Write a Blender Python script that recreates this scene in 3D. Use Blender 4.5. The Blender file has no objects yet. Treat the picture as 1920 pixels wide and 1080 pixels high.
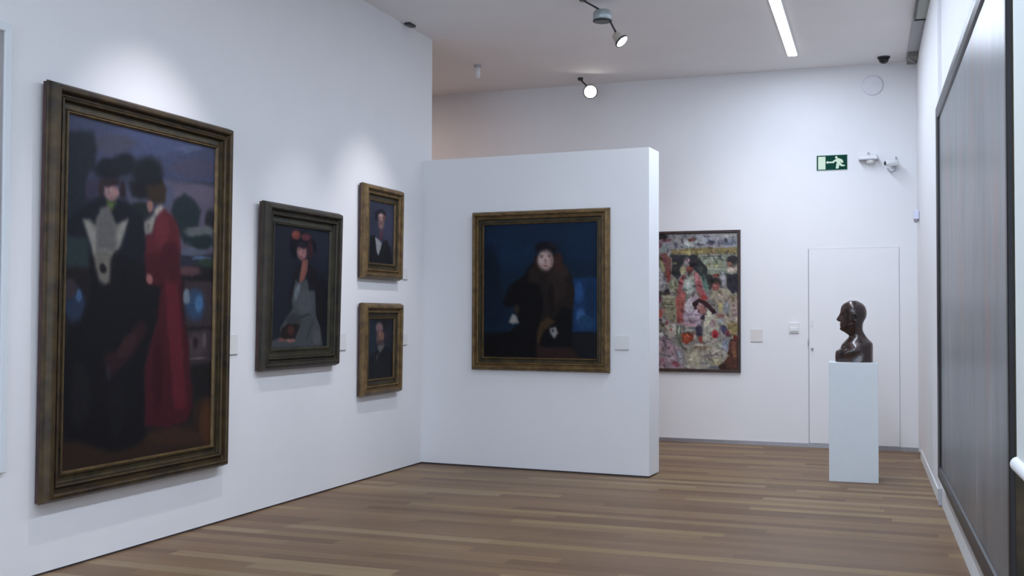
import bpy, bmesh, math
import numpy as np
from mathutils import Vector, Matrix
S = bpy.context.scene
COL = S.collection
rad = math.radians

# ---------------------------------------------------------------- camera
cam_d = bpy.data.cameras.new('camera'); cam = bpy.data.objects.new('camera', cam_d); COL.objects.link(cam)
cam_d.sensor_width = 36; cam_d.lens = 2060.36 / 1920 * 36; cam_d.clip_start = .05
_y, _p, _r = rad(20.202), rad(1.4588), rad(.177)
fw = Vector((-math.sin(_y)*math.cos(_p), math.cos(_y)*math.cos(_p), math.sin(_p)))
rt = Vector((math.cos(_y), math.sin(_y), 0)); up = rt.cross(fw)
rt, up = rt*math.cos(_r) + up*math.sin(_r), up*math.cos(_r) - rt*math.sin(_r)
M = Matrix((rt, up, -fw)).transposed().to_4x4(); M.translation = (0, 0, 1.5)
cam.matrix_world = M
S.camera = cam
# ---------------------------------------------------------------- room constants
XL, YB, H = -4.7344, 13.0989, 4.3831          # left wall plane, far wall plane, ceiling
RT = math.tan(rad(-2.454))                    # the right wall runs slightly off parallel
def rx(y, o=0): return .043 + RT*(y - YB) - o/math.cos(rad(2.454))
# ---------------------------------------------------------------- world, exposure, lights
w = bpy.data.worlds.new('world'); S.world = w; w.use_nodes = True
w.node_tree.nodes['Background'].inputs[0].default_value = (.6, .68, .8, 1)
w.node_tree.nodes['Background'].inputs[1].default_value = .1
S.view_settings.view_transform = 'Standard'; S.view_settings.look = 'None'
S.view_settings.exposure = 0.66; S.view_settings.gamma = 1; S.view_settings.use_curve_mapping = False
COOL = (.71, .83, 1.0)
def area(name, loc, sx, sy, power, rot=(0,0,0), col=COOL):
    l = bpy.data.lights.new(name, 'AREA'); l.shape = 'RECTANGLE'; l.size = sx; l.size_y = sy
    l.energy = power; l.color = col
    o = bpy.data.objects.new(name, l); o.location = loc; o.rotation_euler = rot; COL.objects.link(o); return o
def spot(name, loc, tgt, power, size, blend=1, col=(.97,.93,1.0), r=.04):
    l = bpy.data.lights.new(name, 'SPOT'); l.energy = power; l.spot_size = rad(size); l.spot_blend = blend
    l.color = col; l.shadow_soft_size = r
    o = bpy.data.objects.new(name, l); o.location = loc
    o.rotation_euler = (Vector(tgt)-Vector(loc)).to_track_quat('-Z', 'Y').to_euler(); COL.objects.link(o); return o
area('strip_light', (-1.017, 4.6, H-.02), .09, 15.4, 200, (0,0,rad(1.8)))
area('back_wall_fill', (-2.4, -4.9, 2.2), 4.6, 3.2, 118, (rad(97),0,0), (.66,.80,1.0))  # unseen fill added behind the camera to brighten the lower walls
area('side_fill', (-7.6, 10.5, H-.05), 2.0, 3.0, 60, (0,0,0), (1.0,.78,.70))  # warm fill added out of view to lift the far wall's left end
for y, z, e, s in ((5.9, 1.75, 105, 60), (7.8, 1.4, 45, 46), (8.95, 1.8, 75, 52)):
    spot('wall_spot', (XL+1.45, y-.1, H-.25), (XL, y+.05, z), e, s)
spot('partition_spot', (-2.9, 7.6, H-.25), (-3.3, 10.1, 1.7), 8, 40)

spot('far_wall_fill', (-1.7, 10.3, H-.1), (-1.6, YB, 1.6), 55, 66, 1, (1, .95, .97))  # added spot with no fixture, brightens the lower far wall
# ---------------------------------------------------------------- materials
def s2l(c):
    c = np.asarray(c, float); return np.where(c <= .04045, c/12.92, ((c+.055)/1.055)**2.4)
def hx(h): return [int(h[i:i+2], 16)/255 for i in (0, 2, 4)]
def mat(name, col, rough=.6, metal=0, noise=0, nscale=20, col2=None, bump=0, emit=None, es=0, spec=.5, coat=0):
    m = bpy.data.materials.new(name); m.use_nodes = True; N = m.node_tree.nodes; L = m.node_tree.links
    b = N['Principled BSDF']; b.inputs['Base Color'].default_value = (*col, 1)
    b.inputs['Roughness'].default_value = rough; b.inputs['Metallic'].default_value = metal
    b.inputs['Specular IOR Level'].default_value = spec; b.inputs['Coat Weight'].default_value = coat
    tc = N.new('ShaderNodeTexCoord'); n = N.new('ShaderNodeTexNoise'); n.inputs['Scale'].default_value = nscale
    n.inputs['Detail'].default_value = 4; L.new(tc.outputs['Object'], n.inputs['Vector'])
    mx = N.new('ShaderNodeMix'); mx.data_type = 'RGBA'
    c2 = col2 if col2 else tuple(c*(1-noise) for c in col)
    mx.inputs[6].default_value = (*col, 1); mx.inputs[7].default_value = (*c2, 1)
    rp = N.new('ShaderNodeValToRGB'); rp.color_ramp.elements[0].position = .35; rp.color_ramp.elements[1].position = .68
    L.new(n.outputs['Fac'], rp.inputs[0]); L.new(rp.outputs[0], mx.inputs[0]); L.new(mx.outputs[2], b.inputs['Base Color'])
    if bump:
        bp = N.new('ShaderNodeBump'); bp.inputs['Strength'].default_value = bump; bp.inputs['Distance'].default_value = .01
        L.new(n.outputs['Fac'], bp.inputs['Height']); L.new(bp.outputs[0], b.inputs['Normal'])
    if emit:
        b.inputs['Emission Color'].default_value = (*emit, 1); b.inputs['Emission Strength'].default_value = es
    return m
PLASTER = mat('wall_plaster', (.80, .80, .815), .85, noise=.015, nscale=3, spec=.2)
CEIL = mat('ceiling_paint', (.84, .82, .82), .9, noise=.02, nscale=2, spec=.1)
WHITE = mat('white_paint', (.78, .79, .80), .55, noise=.02, nscale=6)
PLINTH = mat('plinth_paint', (.70, .74, .77), .5, noise=.02, nscale=6)
ALU = mat('brushed_metal', (.38, .37, .39), .4, .6, noise=.1, nscale=30)
GAP = mat('gap_shade', (.10, .09, .10), .9, noise=.1)  # shade of the gaps at the floor, put into the colour
GREY = mat('grey_line', (.45, .45, .48), .8, noise=.05)
PALEG = mat('pale_grey_line', (.58, .58, .61), .8, noise=.05)
BLACK = mat('black_lacquer', (.012, .011, .013), .35, noise=.2)
DARKM = mat('dark_metal', (.05, .055, .06), .4, .5, noise=.1)
SILVER = mat('silver_grey_metal', (.42, .48, .50), .4, .4, noise=.1)
CREAMM = mat('warm_grey_metal', (.52, .46, .40), .4, .2, noise=.1)
GOLD = mat('aged_gilding', (.19, .118, .042), .45, .3, col2=(.085, .050, .020), nscale=14, bump=.5)
GOLDD = mat('dark_bronze_gilding', (.068, .042, .013), .46, .25, col2=(.022, .014, .007), nscale=9, bump=.6)
GOLDI = mat('dull_gilt_liner', (.060, .042, .015), .5, .25, col2=(.022, .017, .008), nscale=12, bump=.4)
OLIVE = mat('dark_olive_wood', (.036, .028, .013), .5, .1, col2=(.014, .010, .007), nscale=9, bump=.5)
OLIVEI = mat('olive_liner', (.040, .036, .015), .5, .1, col2=(.016, .014, .008), nscale=9, bump=.4)
SLIP = mat('worn_gilt_slip', (.14, .088, .028), .45, .35, col2=(.07, .042, .018), nscale=14)
SIDE = mat('reddish_brown_edge', (.085, .04, .038), .6, col2=(.04, .02, .02), nscale=6)
BROWNF = mat('dark_brown_wood', (.055, .028, .022), .5, col2=(.025, .014, .012), nscale=12)
CARD = mat('card_white', (.74, .74, .73), .6, noise=.02)
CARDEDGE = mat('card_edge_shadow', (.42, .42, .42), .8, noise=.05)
LAMPW = mat('lamp_face', (1, 1, 1), .5, emit=(1, .96, .88), es=7)
STRIPW = mat('strip_diffuser', (1, 1, 1), .5, emit=(.93, .96, 1), es=6)
GREEN = mat('sign_green', (.004, .050, .032), .7, noise=.15, spec=.1)
PHOTOL = mat('sign_pale_green', (.62, .74, .55), .5, noise=.05)
BLIND = mat('blind_fabric', (.72, .76, .74), .8, noise=.03, nscale=4)
SMOKE = mat('smoked_dome', (.012, .012, .014), .12, noise=.1)

def bronze():
    m = mat('dark_bronze', (.042, .018, .013), .3, .45, col2=(.018, .013, .013), nscale=16, bump=.55, coat=.6)
    m.node_tree.nodes['Principled BSDF'].inputs['Coat Roughness'].default_value = .12
    return m
BRONZE = bronze()

def floor_mat():
    m = bpy.data.materials.new('plank_floor'); m.use_nodes = True; N = m.node_tree.nodes; L = m.node_tree.links
    b = N['Principled BSDF']
    def math_(op, a, bb=None, v=None):
        n = N.new('ShaderNodeMath'); n.operation = op
        for i, s in enumerate((a, bb)):
            if s is None: continue
            if isinstance(s, (int, float)): n.inputs[i].default_value = s
            else: L.new(s, n.inputs[i])
        return n.outputs[0]
    g = N.new('ShaderNodeNewGeometry'); sp = N.new('ShaderNodeSeparateXYZ'); L.new(g.outputs['Position'], sp.inputs[0])
    x, y = sp.outputs[0], sp.outputs[1]
    yr = math_('DIVIDE', y, .128); row = math_('FLOOR', yr); fy = math_('FRACT', yr)
    wn = N.new('ShaderNodeTexWhiteNoise'); wn.noise_dimensions = '1D'; L.new(row, wn.inputs['W'])
    xs = math_('ADD', math_('DIVIDE', x, 1.55), math_('MULTIPLY', wn.outputs['Value'], 9.0))
    colm = math_('FLOOR', xs); fx = math_('FRACT', xs)
    cb = N.new('ShaderNodeCombineXYZ'); L.new(colm, cb.inputs[0]); L.new(row, cb.inputs[1])
    w2 = N.new('ShaderNodeTexWhiteNoise'); w2.noise_dimensions = '2D'; L.new(cb.outputs[0], w2.inputs['Vector'])
    rp = N.new('ShaderNodeValToRGB'); e = rp.color_ramp.elements
    cols = [(0, '68513f'), (.2, '715a47'), (.45, '775f4a'), (.65, '7d654e'), (.85, '857052'), (1, '8a7760')]
    e[0].position = 0; e[1].position = 1
    for p_, c in cols[1:-1]: e.new(p_)
    for el, (p_, c) in zip(sorted(e, key=lambda q: q.position), cols):
        el.color = (*(s2l(hx(c))*FLOORK), 1)
    L.new(w2.outputs['Value'], rp.inputs[0])
    # grain, stretched along the plank
    mp = N.new('ShaderNodeMapping'); L.new(g.outputs['Position'], mp.inputs[0]); mp.inputs['Scale'].default_value = (1.2, 42, 1)
    ns = N.new('ShaderNodeTexNoise'); ns.inputs['Scale'].default_value = 1; ns.inputs['Detail'].default_value = 5
    L.new(mp.outputs[0], ns.inputs['Vector'])
    gr = N.new('ShaderNodeMapRange'); gr.inputs['From Min'].default_value = .25; gr.inputs['From Max'].default_value = .75
    gr.inputs['To Min'].default_value = .84; gr.inputs['To Max'].default_value = 1.16; L.new(ns.outputs['Fac'], gr.inputs[0])
    gp = math_('MULTIPLY', math_('GREATER_THAN', fy, .025), math_('GREATER_THAN', fx, .002))
    gk = math_('ADD', math_('MULTIPLY', gp, .22), .78)
    k = math_('MULTIPLY', gr.outputs[0], gk)
    mx = N.new('ShaderNodeMix'); mx.data_type = 'RGBA'; mx.blend_type = 'MULTIPLY'; mx.inputs[0].default_value = 1
    L.new(rp.outputs[0], mx.inputs[6]); L.new(k, mx.inputs[7]); L.new(mx.outputs[2], b.inputs['Base Color'])
    b.inputs['Roughness'].default_value = .48; b.inputs['Specular IOR Level'].default_value = .25
    return m
FLOORK = np.array((1.05, 1.01, .91))
FLOOR = floor_mat()

def streak_mat():
    m = bpy.data.materials.new('grey_streaked_paint'); m.use_nodes = True; N = m.node_tree.nodes; L = m.node_tree.links
    b = N['Principled BSDF']; tc = N.new('ShaderNodeTexCoord')
    mp = N.new('ShaderNodeMapping'); L.new(tc.outputs['Object'], mp.inputs[0]); mp.inputs['Scale'].default_value = (1.5, 1, .45)
    n = N.new('ShaderNodeTexNoise'); n.inputs['Scale'].default_value = 1.6; n.inputs['Detail'].default_value = 8; n.inputs['Roughness'].default_value = .65
    L.new(mp.outputs[0], n.inputs['Vector'])
    rp = N.new('ShaderNodeValToRGB'); e = rp.color_ramp.elements; e[0].position = .25; e[1].position = .8
    for p_ in (.42, .52, .62): e.new(p_)
    for el, c in zip(sorted(e, key=lambda q: q.position), ['2e3337', '474c50', '55595d', '5e5c60', '787c80']):
        el.color = (*(s2l(hx(c))*1.5), 1)
    L.new(n.outputs['Fac'], rp.inputs[0])
    n2 = N.new('ShaderNodeTexNoise'); n2.inputs['Scale'].default_value = .9; n2.inputs['Detail'].default_value = 6
    mp2 = N.new('ShaderNodeMapping'); L.new(tc.outputs['Object'], mp2.inputs[0]); mp2.inputs['Scale'].default_value = (4, 1, 1.2); mp2.inputs['Location'].default_value = (7, 3, 1)
    L.new(mp2.outputs[0], n2.inputs['Vector'])
    r2 = N.new('ShaderNodeValToRGB'); r2.color_ramp.elements[0].position = .56; r2.color_ramp.elements[1].position = .75
    L.new(n2.outputs['Fac'], r2.inputs[0])
    mx = N.new('ShaderNodeMix'); mx.data_type = 'RGBA'; L.new(r2.outputs[0], mx.inputs[0]); L.new(rp.outputs[0], mx.inputs[6])
    mx.inputs[7].default_value = (.20, .11, .10, 1)
    L.new(mx.outputs[2], b.inputs['Base Color'])
    b.inputs['Roughness'].default_value = .30; b.inputs['Specular IOR Level'].default_value = .55
    bp = N.new('ShaderNodeBump'); bp.inputs['Strength'].default_value = .25; bp.inputs['Distance'].default_value = .01
    L.new(n.outputs['Fac'], bp.inputs['Height']); L.new(bp.outputs[0], b.inputs['Normal'])
    return m
STREAK = streak_mat()

# ---------------------------------------------------------------- mesh helpers
class MB:
    def __init__(s): s.v = []; s.f = []; s.sm = []
    def add(s, vs, fs, smooth=False):
        o = len(s.v); s.v += [tuple(map(float, q)) for q in vs]; s.f += [tuple(i+o for i in f) for f in fs]; s.sm += [smooth]*len(fs); return s
    def box(s, a, b):
        (x0, y0, z0), (x1, y1, z1) = a, b
        return s.add([(x0,y0,z0),(x1,y0,z0),(x1,y1,z0),(x0,y1,z0),(x0,y0,z1),(x1,y0,z1),(x1,y1,z1),(x0,y1,z1)],
                     [(0,3,2,1),(4,5,6,7),(0,1,5,4),(1,2,6,5),(2,3,7,6),(3,0,4,7)])
    def prism(s, base, z0, z1):        # base: ccw list of xy
        n = len(base)
        return s.add([(x,y,z0) for x,y in base]+[(x,y,z1) for x,y in base],
                     [tuple(reversed(range(n))), tuple(range(n,2*n))]+[(i,(i+1)%n,n+(i+1)%n,n+i) for i in range(n)])
    def lathe(s, o, d, prof, n=32, caps=True):      # prof: (distance along d, radius)
        o = Vector(o); d = Vector(d).normalized(); a = d.orthogonal().normalized(); b = d.cross(a)
        vs = []; fs = []
        for t, r in prof:
            for i in range(n):
                q = 2*math.pi*i/n; vs.append(o + d*t + (a*math.cos(q)+b*math.sin(q))*r)
        m = len(prof)
        for j in range(m-1):
            for i in range(n): fs.append((j*n+i, j*n+(i+1)%n, (j+1)*n+(i+1)%n, (j+1)*n+i))
        s.add(vs, fs, True)
        if caps:
            s.add(vs[:n], [tuple(reversed(range(n)))]); s.add(vs[-n:], [tuple(range(n))])
        return s
    def tube(s, pts, r, n=10):
        for a, b in zip(pts[:-1], pts[1:]):
            a, b = Vector(a), Vector(b); s.lathe(a, b-a, [(0, r), ((b-a).length, r)], n)
        return s
    def build(s, name, m, parent=None, bevel=0):
        me = bpy.data.meshes.new(name); me.from_pydata(s.v, [], s.f); me.materials.append(m)
        me.polygons.foreach_set('use_smooth', s.sm); me.update()
        bm = bmesh.new(); bm.from_mesh(me)
        bmesh.ops.remove_doubles(bm, verts=bm.verts, dist=1e-5)
        bmesh.ops.recalc_face_normals(bm, faces=bm.faces); bm.to_mesh(me); bm.free()
        o = bpy.data.objects.new(name, me); COL.objects.link(o); o.parent = parent
        if bevel:
            md = o.modifiers.new('bevel', 'BEVEL'); md.width = bevel; md.segments = 3; md.limit_method = 'ANGLE'; md.angle_limit = rad(50)
        return o
def tag(o, label, cat, group=None):
    o['label'] = label; o['category'] = cat
    if group: o['group'] = group
    return o
def empty(name, loc, rz, label, cat, group=None):
    o = bpy.data.objects.new(name, None); o.empty_display_size = .1; COL.objects.link(o); o.location = loc; o.rotation_euler = (0, 0, rad(rz))
    return tag(o, label, cat, group)
def struct(o): o['kind'] = 'structure'; return o

# ---------------------------------------------------------------- the room
b = MB().box((-10, -5, -.1), (1.2, YB+.15, 0)); struct(b.build('floor', FLOOR))
b = MB().box((-10, -5, H), (1.2, YB+.15, H+.1)); struct(b.build('ceiling', CEIL))
b = MB().box((-10, YB, 0), (1.2, YB+.15, H)); struct(b.build('wall_far', PLASTER))
b = MB().box((-10, -5.1, 0), (1.2, -5, H)); struct(b.build('wall_back', PLASTER))
b = MB().box((-10.1, -5, 0), (-10, YB, H)); struct(b.build('wall_outer', PLASTER))
wd = struct(MB().box((-4.8, -5, .55), (0, -4.96, .62)).box((-4.8, -5, 3.85), (0, -4.96, 3.92)).box((-4.8, -5, .62), (-4.73, -4.96, 3.85)).box((-.07, -5, .62), (0, -4.96, 3.85)).box((-2.435, -5, .62), (-2.365, -4.96, 3.85)).build('fill_window_1', WHITE))  # unseen window frame added around the fill light
MB().box((-4.73, -4.995, .62), (-.07, -4.985, 3.85)).build('fill_pane', mat('fill_pane_glow', (.5,.6,.7), .3, emit=(.7,.83,1), es=1.2), wd)  # glowing pane added as part of the fill
# left wall stops short of the floor and leaves a gap; a dark strip paints its shade
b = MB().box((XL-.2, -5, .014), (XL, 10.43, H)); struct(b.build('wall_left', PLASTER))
b = MB().box((XL-.19, -5, 0), (XL-.012, 10.42, .014)); struct(b.build('gap_shade_left', GAP))
# right wall, slanted
b = MB().prism([(rx(-5), -5), (rx(-5)+.2, -5), (rx(YB)+.2, YB), (rx(YB), YB)], 0, H); struct(b.build('wall_right', PLASTER))
b = MB().prism([(rx(9.42, .028), 9.42), (rx(9.42), 9.42), (rx(YB), YB-.001), (rx(YB, .028), YB-.001)], .1, H-.04); struct(b.build('trim_1', PLASTER))
b = MB().prism([(rx(9.46, .036), 9.46), (rx(9.46), 9.46), (rx(12.5), 12.5), (rx(12.5, .036), 12.5)], 0, .1); struct(b.build('baseboard_right', WHITE))
b = MB().prism([(rx(-4.9, .018), -4.9), (rx(-4.9), -4.9), (rx(9.4), 9.4), (rx(9.4, .018), 9.4)], 0, .16); struct(b.build('trim_2', WHITE))
b = MB().prism([(rx(9.412, .045), 9.412), (rx(9.412), 9.412), (rx(9.46), 9.46), (rx(9.46, .045), 9.46)], 0, .14); struct(b.build('trim_3', GREY, bevel=.006))
# metal skirting at the foot of the far wall
b = MB().box((-9.9, YB-.012, 0), (rx(YB, .03), YB, .045)); struct(b.build('baseboard_far', ALU))
# the partition, a free standing panel turned a few degrees
PT = math.tan(rad(-3.4417))
def pl(x, o=0): return (x, 10.1998 + PT*(x-XL) - o)
u_ = Vector((math.cos(rad(-3.4417)), math.sin(rad(-3.4417)))); n_ = Vector((-u_.y, u_.x))
P0 = Vector(pl(XL-.004)); P1 = Vector(pl(-2.3385))
bk = .33
b = MB().prism([P0, P1, P1+n_*bk, P0+n_*bk], .016, 3.085); struct(b.build('wall_partition', PLASTER))
b = MB().prism([P0+n_*.02, P1+n_*.02-u_*.02, P1+n_*(bk-.02)-u_*.02, P0+n_*(bk-.02)], 0, .016); struct(b.build('gap_shade_partition', GAP))  # dark strip painted as the shade under the partition
# flush door in the far wall
dr = struct(MB().box((-1.160, YB-.012, .05), (-.182, YB-.002, 2.283)).build('door_1', PLASTER))
MB().box((-1.172, YB-.006, .046), (-1.160, YB, 2.283)).build('door_gap', GREY, dr)
b = MB().box((-.182, YB-.006, .046), (-.177, YB, 2.283)); b.box((-1.172, YB-.006, 2.283), (-.177, YB, 2.291)); b.build('door_gap', PALEG, dr)
MB().box((-1.142, YB-.018, 1.39), (-1.118, YB-.012, 1.46)).build('lock_plate', CARD, dr)
MB().lathe((-1.128, YB-.012, 1.135), (0,-1,0), [(0, .014), (.02, .014), (.03, .009)], 16).build('door_knob', ALU, dr)
MB().box((-1.178, YB-.022, 1.17), (-1.166, YB-.006, 1.24)).build('hinge', ALU, dr)
# recess along the ceiling above the right wall
def rbox(mb, y0, y1, o0, o1, z0, z1): return mb.prism([(rx(y0, o0), y0), (rx(y0, o1), y0), (rx(y1, o1), y1), (rx(y1, o0), y1)], z0, z1)
b = MB(); rbox(b, -4.5, 12.95, .14, .0, H-.02, H); struct(b.build('trim_4', GREY))

# ---------------------------------------------------------------- painted canvases
rng = np.random.default_rng(4)
def vnoise(h, w, gh, gw):
    g = rng.random((gh+2, gw+2)); yy = np.linspace(0, gh, h); xx = np.linspace(0, gw, w)
    yi = yy.astype(int); xi = xx.astype(int); fy = (yy-yi)[:, None]; fx = (xx-xi)[None]
    fy = fy*fy*(3-2*fy); fx = fx*fx*(3-2*fx)
    a = g[np.ix_(yi, xi)]; b = g[np.ix_(yi, xi+1)]; c = g[np.ix_(yi+1, xi)]; d = g[np.ix_(yi+1, xi+1)]
    return (a*(1-fx)+b*fx)*(1-fy) + (c*(1-fx)+d*fx)*fy - .5
def paint(spec, base, W, Hh, nx, asp_soft=.02, warp=.010, grain=.13, stroke=.04, blur=2, desat=.22, dabs=0, dang=.9, dcol=.02):
    ny = int(nx*Hh/W); V, U = np.mgrid[0:ny, 0:nx]; U = U/(nx-1); V = V/(ny-1)
    A = W/Hh
    wu = warp*(vnoise(ny, nx, 26, int(26*A)+1) + .6*vnoise(ny, nx, 60, int(60*A)+1))
    wv = warp*A*(vnoise(ny, nx, 26, int(26*A)+1) + .6*vnoise(ny, nx, 60, int(60*A)+1))
    X = U + wu; Y = V + wv
    img = np.empty((ny, nx, 3)); img[:] = hx(base)
    for line in spec.strip().split('\n'):
        t = line.split(); k = t[0][0]; c = np.array(hx(t[0][1:])); n = [float(q) for q in t[1:]]
        if k == 'e':
            dx = X-n[0]; dy = Y-n[1]; a = n[2]*dx+n[3]*dy; bq = n[4]*dx+n[5]*dy
            r = np.sqrt(a*a+bq*bq); sz = 1/max(abs(n[2]), abs(n[5]), 1e-6)
            soft = .62; al = np.clip((1.30-r)/soft, 0, 1)
        else:
            P = np.array(n).reshape(-1, 2); P = P*[W, Hh]; xx = X*W; yy = Y*Hh
            d = np.full(X.shape, 1e9); ins = np.zeros(X.shape, bool)
            for (x0, y0), (x1, y1) in zip(P, np.roll(P, -1, 0)):
                ex, ey = x1-x0, y1-y0; t_ = np.clip(((xx-x0)*ex+(yy-y0)*ey)/(ex*ex+ey*ey+1e-12), 0, 1)
                d = np.minimum(d, np.hypot(xx-x0-t_*ex, yy-y0-t_*ey))
                if y0 != y1: ins ^= ((y0 > yy) != (y1 > yy)) & (xx < ex*(yy-y0)/(y1-y0)+x0)
            sd = np.where(ins, d, -d); sf = asp_soft*Hh
            al = np.clip(sd/sf+.5, 0, 1)
        al = (al*al*(3-2*al))[..., None]
        img = img*(1-al) + c*al
    kb = np.array([1, 3, 4, 3, 1])/12.
    for _ in range(blur):
        pd = np.pad(img, ((2,2),(0,0),(0,0)), 'edge'); img = sum(k_*pd[i_:i_+ny] for i_, k_ in enumerate(kb))
        pd = np.pad(img, ((0,0),(2,2),(0,0)), 'edge'); img = sum(k_*pd[:, i_:i_+nx] for i_, k_ in enumerate(kb))
    img = img.mean(-1, keepdims=True)*desat + img*(1-desat)
    for _ in range(dabs):                      # short strokes that vary the local colour
        cx_, cy_ = rng.random(2)*[nx, ny]; L_ = nx*rng.uniform(.014, .040); w_ = L_*rng.uniform(.30, .62); a_ = rng.normal(dang, .7)
        i0, i1, j0, j1 = int(max(0, cy_-L_)), int(min(ny, cy_+L_+1)), int(max(0, cx_-L_)), int(min(nx, cx_+L_+1))
        if i1-i0 < 2 or j1-j0 < 2: continue
        yy_, xx_ = np.mgrid[i0:i1, j0:j1]; dx = xx_-cx_; dy = yy_-cy_
        p_ = (dx*math.cos(a_)+dy*math.sin(a_))/L_; q_ = (-dx*math.sin(a_)+dy*math.cos(a_)+.15*L_*p_*p_)/w_
        al = np.clip(1.2-np.hypot(p_, q_)*1.2, 0, 1)[..., None]*.8
        c = img[min(ny-1, int(cy_)), min(nx-1, int(cx_))]*rng.choice([.55, .78, 1.15, 1.28]) + rng.normal(0, dcol, 3)
        img[i0:i1, j0:j1] = img[i0:i1, j0:j1]*(1-al) + np.clip(c, .04, .72)*al
    # visible brushwork
    st = vnoise(ny, nx, 150, int(40*A)+2) + vnoise(ny, nx, 60, int(110*A)+2)
    img = img*(1+grain*st[..., None]) + stroke*.25*np.stack([vnoise(ny, nx, 70, int(70*A)+2) for _ in range(3)], -1)
    return np.clip(img, .02, 1)
def canvas(parent, img, W, Hh, z0, d, K, rough=.45, name='canvas'):
    ny, nx = img.shape[:2]
    V, U = np.mgrid[0:ny, 0:nx]
    co = np.stack([(U/(nx-1)-.5)*W, np.full(U.shape, -d, float), z0+(1-V/(ny-1))*Hh], -1).reshape(-1, 3)
    i = (np.arange(ny-1)[:, None]*nx+np.arange(nx-1)[None]).ravel()
    q = np.stack([i, i+nx, i+nx+1, i+1], -1)
    nv = len(co)     # border ring and back, so that the panel has a thickness
    ring = list(range(0, nx)) + [r*nx+nx-1 for r in range(1, ny)] + [(ny-1)*nx+c for c in range(nx-2, -1, -1)] + [r*nx for r in range(ny-2, 0, -1)]
    bk = co[ring].copy(); bk[:, 1] = -.004; m = len(ring)
    fs = q.tolist() + [(ring[(j+1) % m], ring[j], nv+j, nv+(j+1) % m) for j in range(m)] + [tuple(nv+j for j in range(m))]
    me = bpy.data.meshes.new(name); me.from_pydata(np.vstack([co, bk]).tolist(), [], fs); me.update()
    at = me.color_attributes.new('paint', 'FLOAT_COLOR', 'POINT')
    c = np.ones((nv+m, 4), np.float32); c[:nv, :3] = np.clip(s2l(img)*K, 0, .9).reshape(-1, 3); c[nv:, :3] = .3
    at.data.foreach_set('color', c.ravel())
    mt = bpy.data.materials.new('oil_paint'); mt.use_nodes = True; N = mt.node_tree.nodes; L = mt.node_tree.links
    va = N.new('ShaderNodeVertexColor'); va.layer_name = 'paint'; bs = N['Principled BSDF']
    L.new(va.outputs[0], bs.inputs['Base Color']); bs.inputs['Roughness'].default_value = rough; bs.inputs['Specular IOR Level'].default_value = .12
    n = N.new('ShaderNodeTexNoise'); n.inputs['Scale'].default_value = 60; bp = N.new('ShaderNodeBump'); bp.inputs['Strength'].default_value = .15; bp.inputs['Distance'].default_value = .004
    tc = N.new('ShaderNodeTexCoord'); L.new(tc.outputs['Object'], n.inputs['Vector']); L.new(n.outputs['Fac'], bp.inputs['Height']); L.new(bp.outputs[0], bs.inputs['Normal'])
    me.materials.append(mt); o = bpy.data.objects.new(name, me); COL.objects.link(o); o.parent = parent
    return o
def moulding(W, Hh, prof, z0=0):
    """mitred frame: prof = (distance in from the outer edge, distance out from the wall)"""
    mb = MB(); vs = []; n = len(prof)
    for sx, sz in ((-1, 0), (1, 0), (1, 1), (-1, 1)):
        for a, d in prof:
            x = sx*(W/2-a); z = (a if sz == 0 else Hh-a)+z0; vs.append((x, -d, z))
    fs = []
    for k in range(4):
        for j in range(n):
            fs.append((k*n+j, k*n+(j+1) % n, ((k+1) % 4)*n+(j+1) % n, ((k+1) % 4)*n+j))
    return mb.add(vs, fs)
def smoothprof(p, W, D): return [(a*W, d*D) for a, d in p]
P_BIG = [(0,.34),(0,.38),(.03,.44),(.05,.62),(.09,.78),(.14,.90),(.20,.97),(.26,1),(.31,.97),(.34,.88),(.355,.70),(.38,.60),(.44,.60),(.49,.66),(.51,.76),(.545,.80),(.58,.78),(.60,.70),(.61,.50),(.62,.50)]
P_LIN = [(.62,.56),(.64,.44),(.70,.42),(.80,.44),(.84,.46),(.86,.54),(.88,.56),(.90,.50)]
P_SLIP = [(.90,.50),(.92,.55),(.95,.55),(.97,.48),(1,.40)]
def framed(name, loc, rz, W, Hh, fw_, D, spec, base, nx, K, m_out, m_in, label, side=None, slip=None, grain=.06, soft=.022, warp=.010, tilt=0, blur=1, dabs=0, cname='canvas'):
    e = empty(name, loc, rz, label, 'painting'); e.rotation_euler = (rad(tilt), 0, rad(rz))
    po = smoothprof(P_BIG, fw_, D); pi = smoothprof(P_LIN, fw_, D)
    moulding(W, Hh, po + [(po[-1][0], .32*D), (.0, .32*D)]).build('frame', m_out, e)
    moulding(W, Hh, [(.006,.004),(.006,.32*D),(fw_*.62,.32*D),(fw_*.62,.004)]).build('frame_back', SIDE, e)
    moulding(W, Hh, pi + [(pi[-1][0], .004), (pi[0][0]+.0002, .004)]).build('frame_liner', m_in, e)
    ps = smoothprof(P_SLIP, fw_, D)
    moulding(W, Hh, ps + [(ps[-1][0], .004), (ps[0][0]+.0002, .004)]).build('gilt_slip', slip or SLIP, e)
    cw, ch = W-2*fw_+.006, Hh-2*fw_+.006
    img = paint(spec, base, cw, ch, nx, soft, warp, grain, .025, blur, .22, dabs, .9, .004)
    canvas(e, img, cw, ch, fw_-.003, D*.40-.004, K)
    return e
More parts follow.
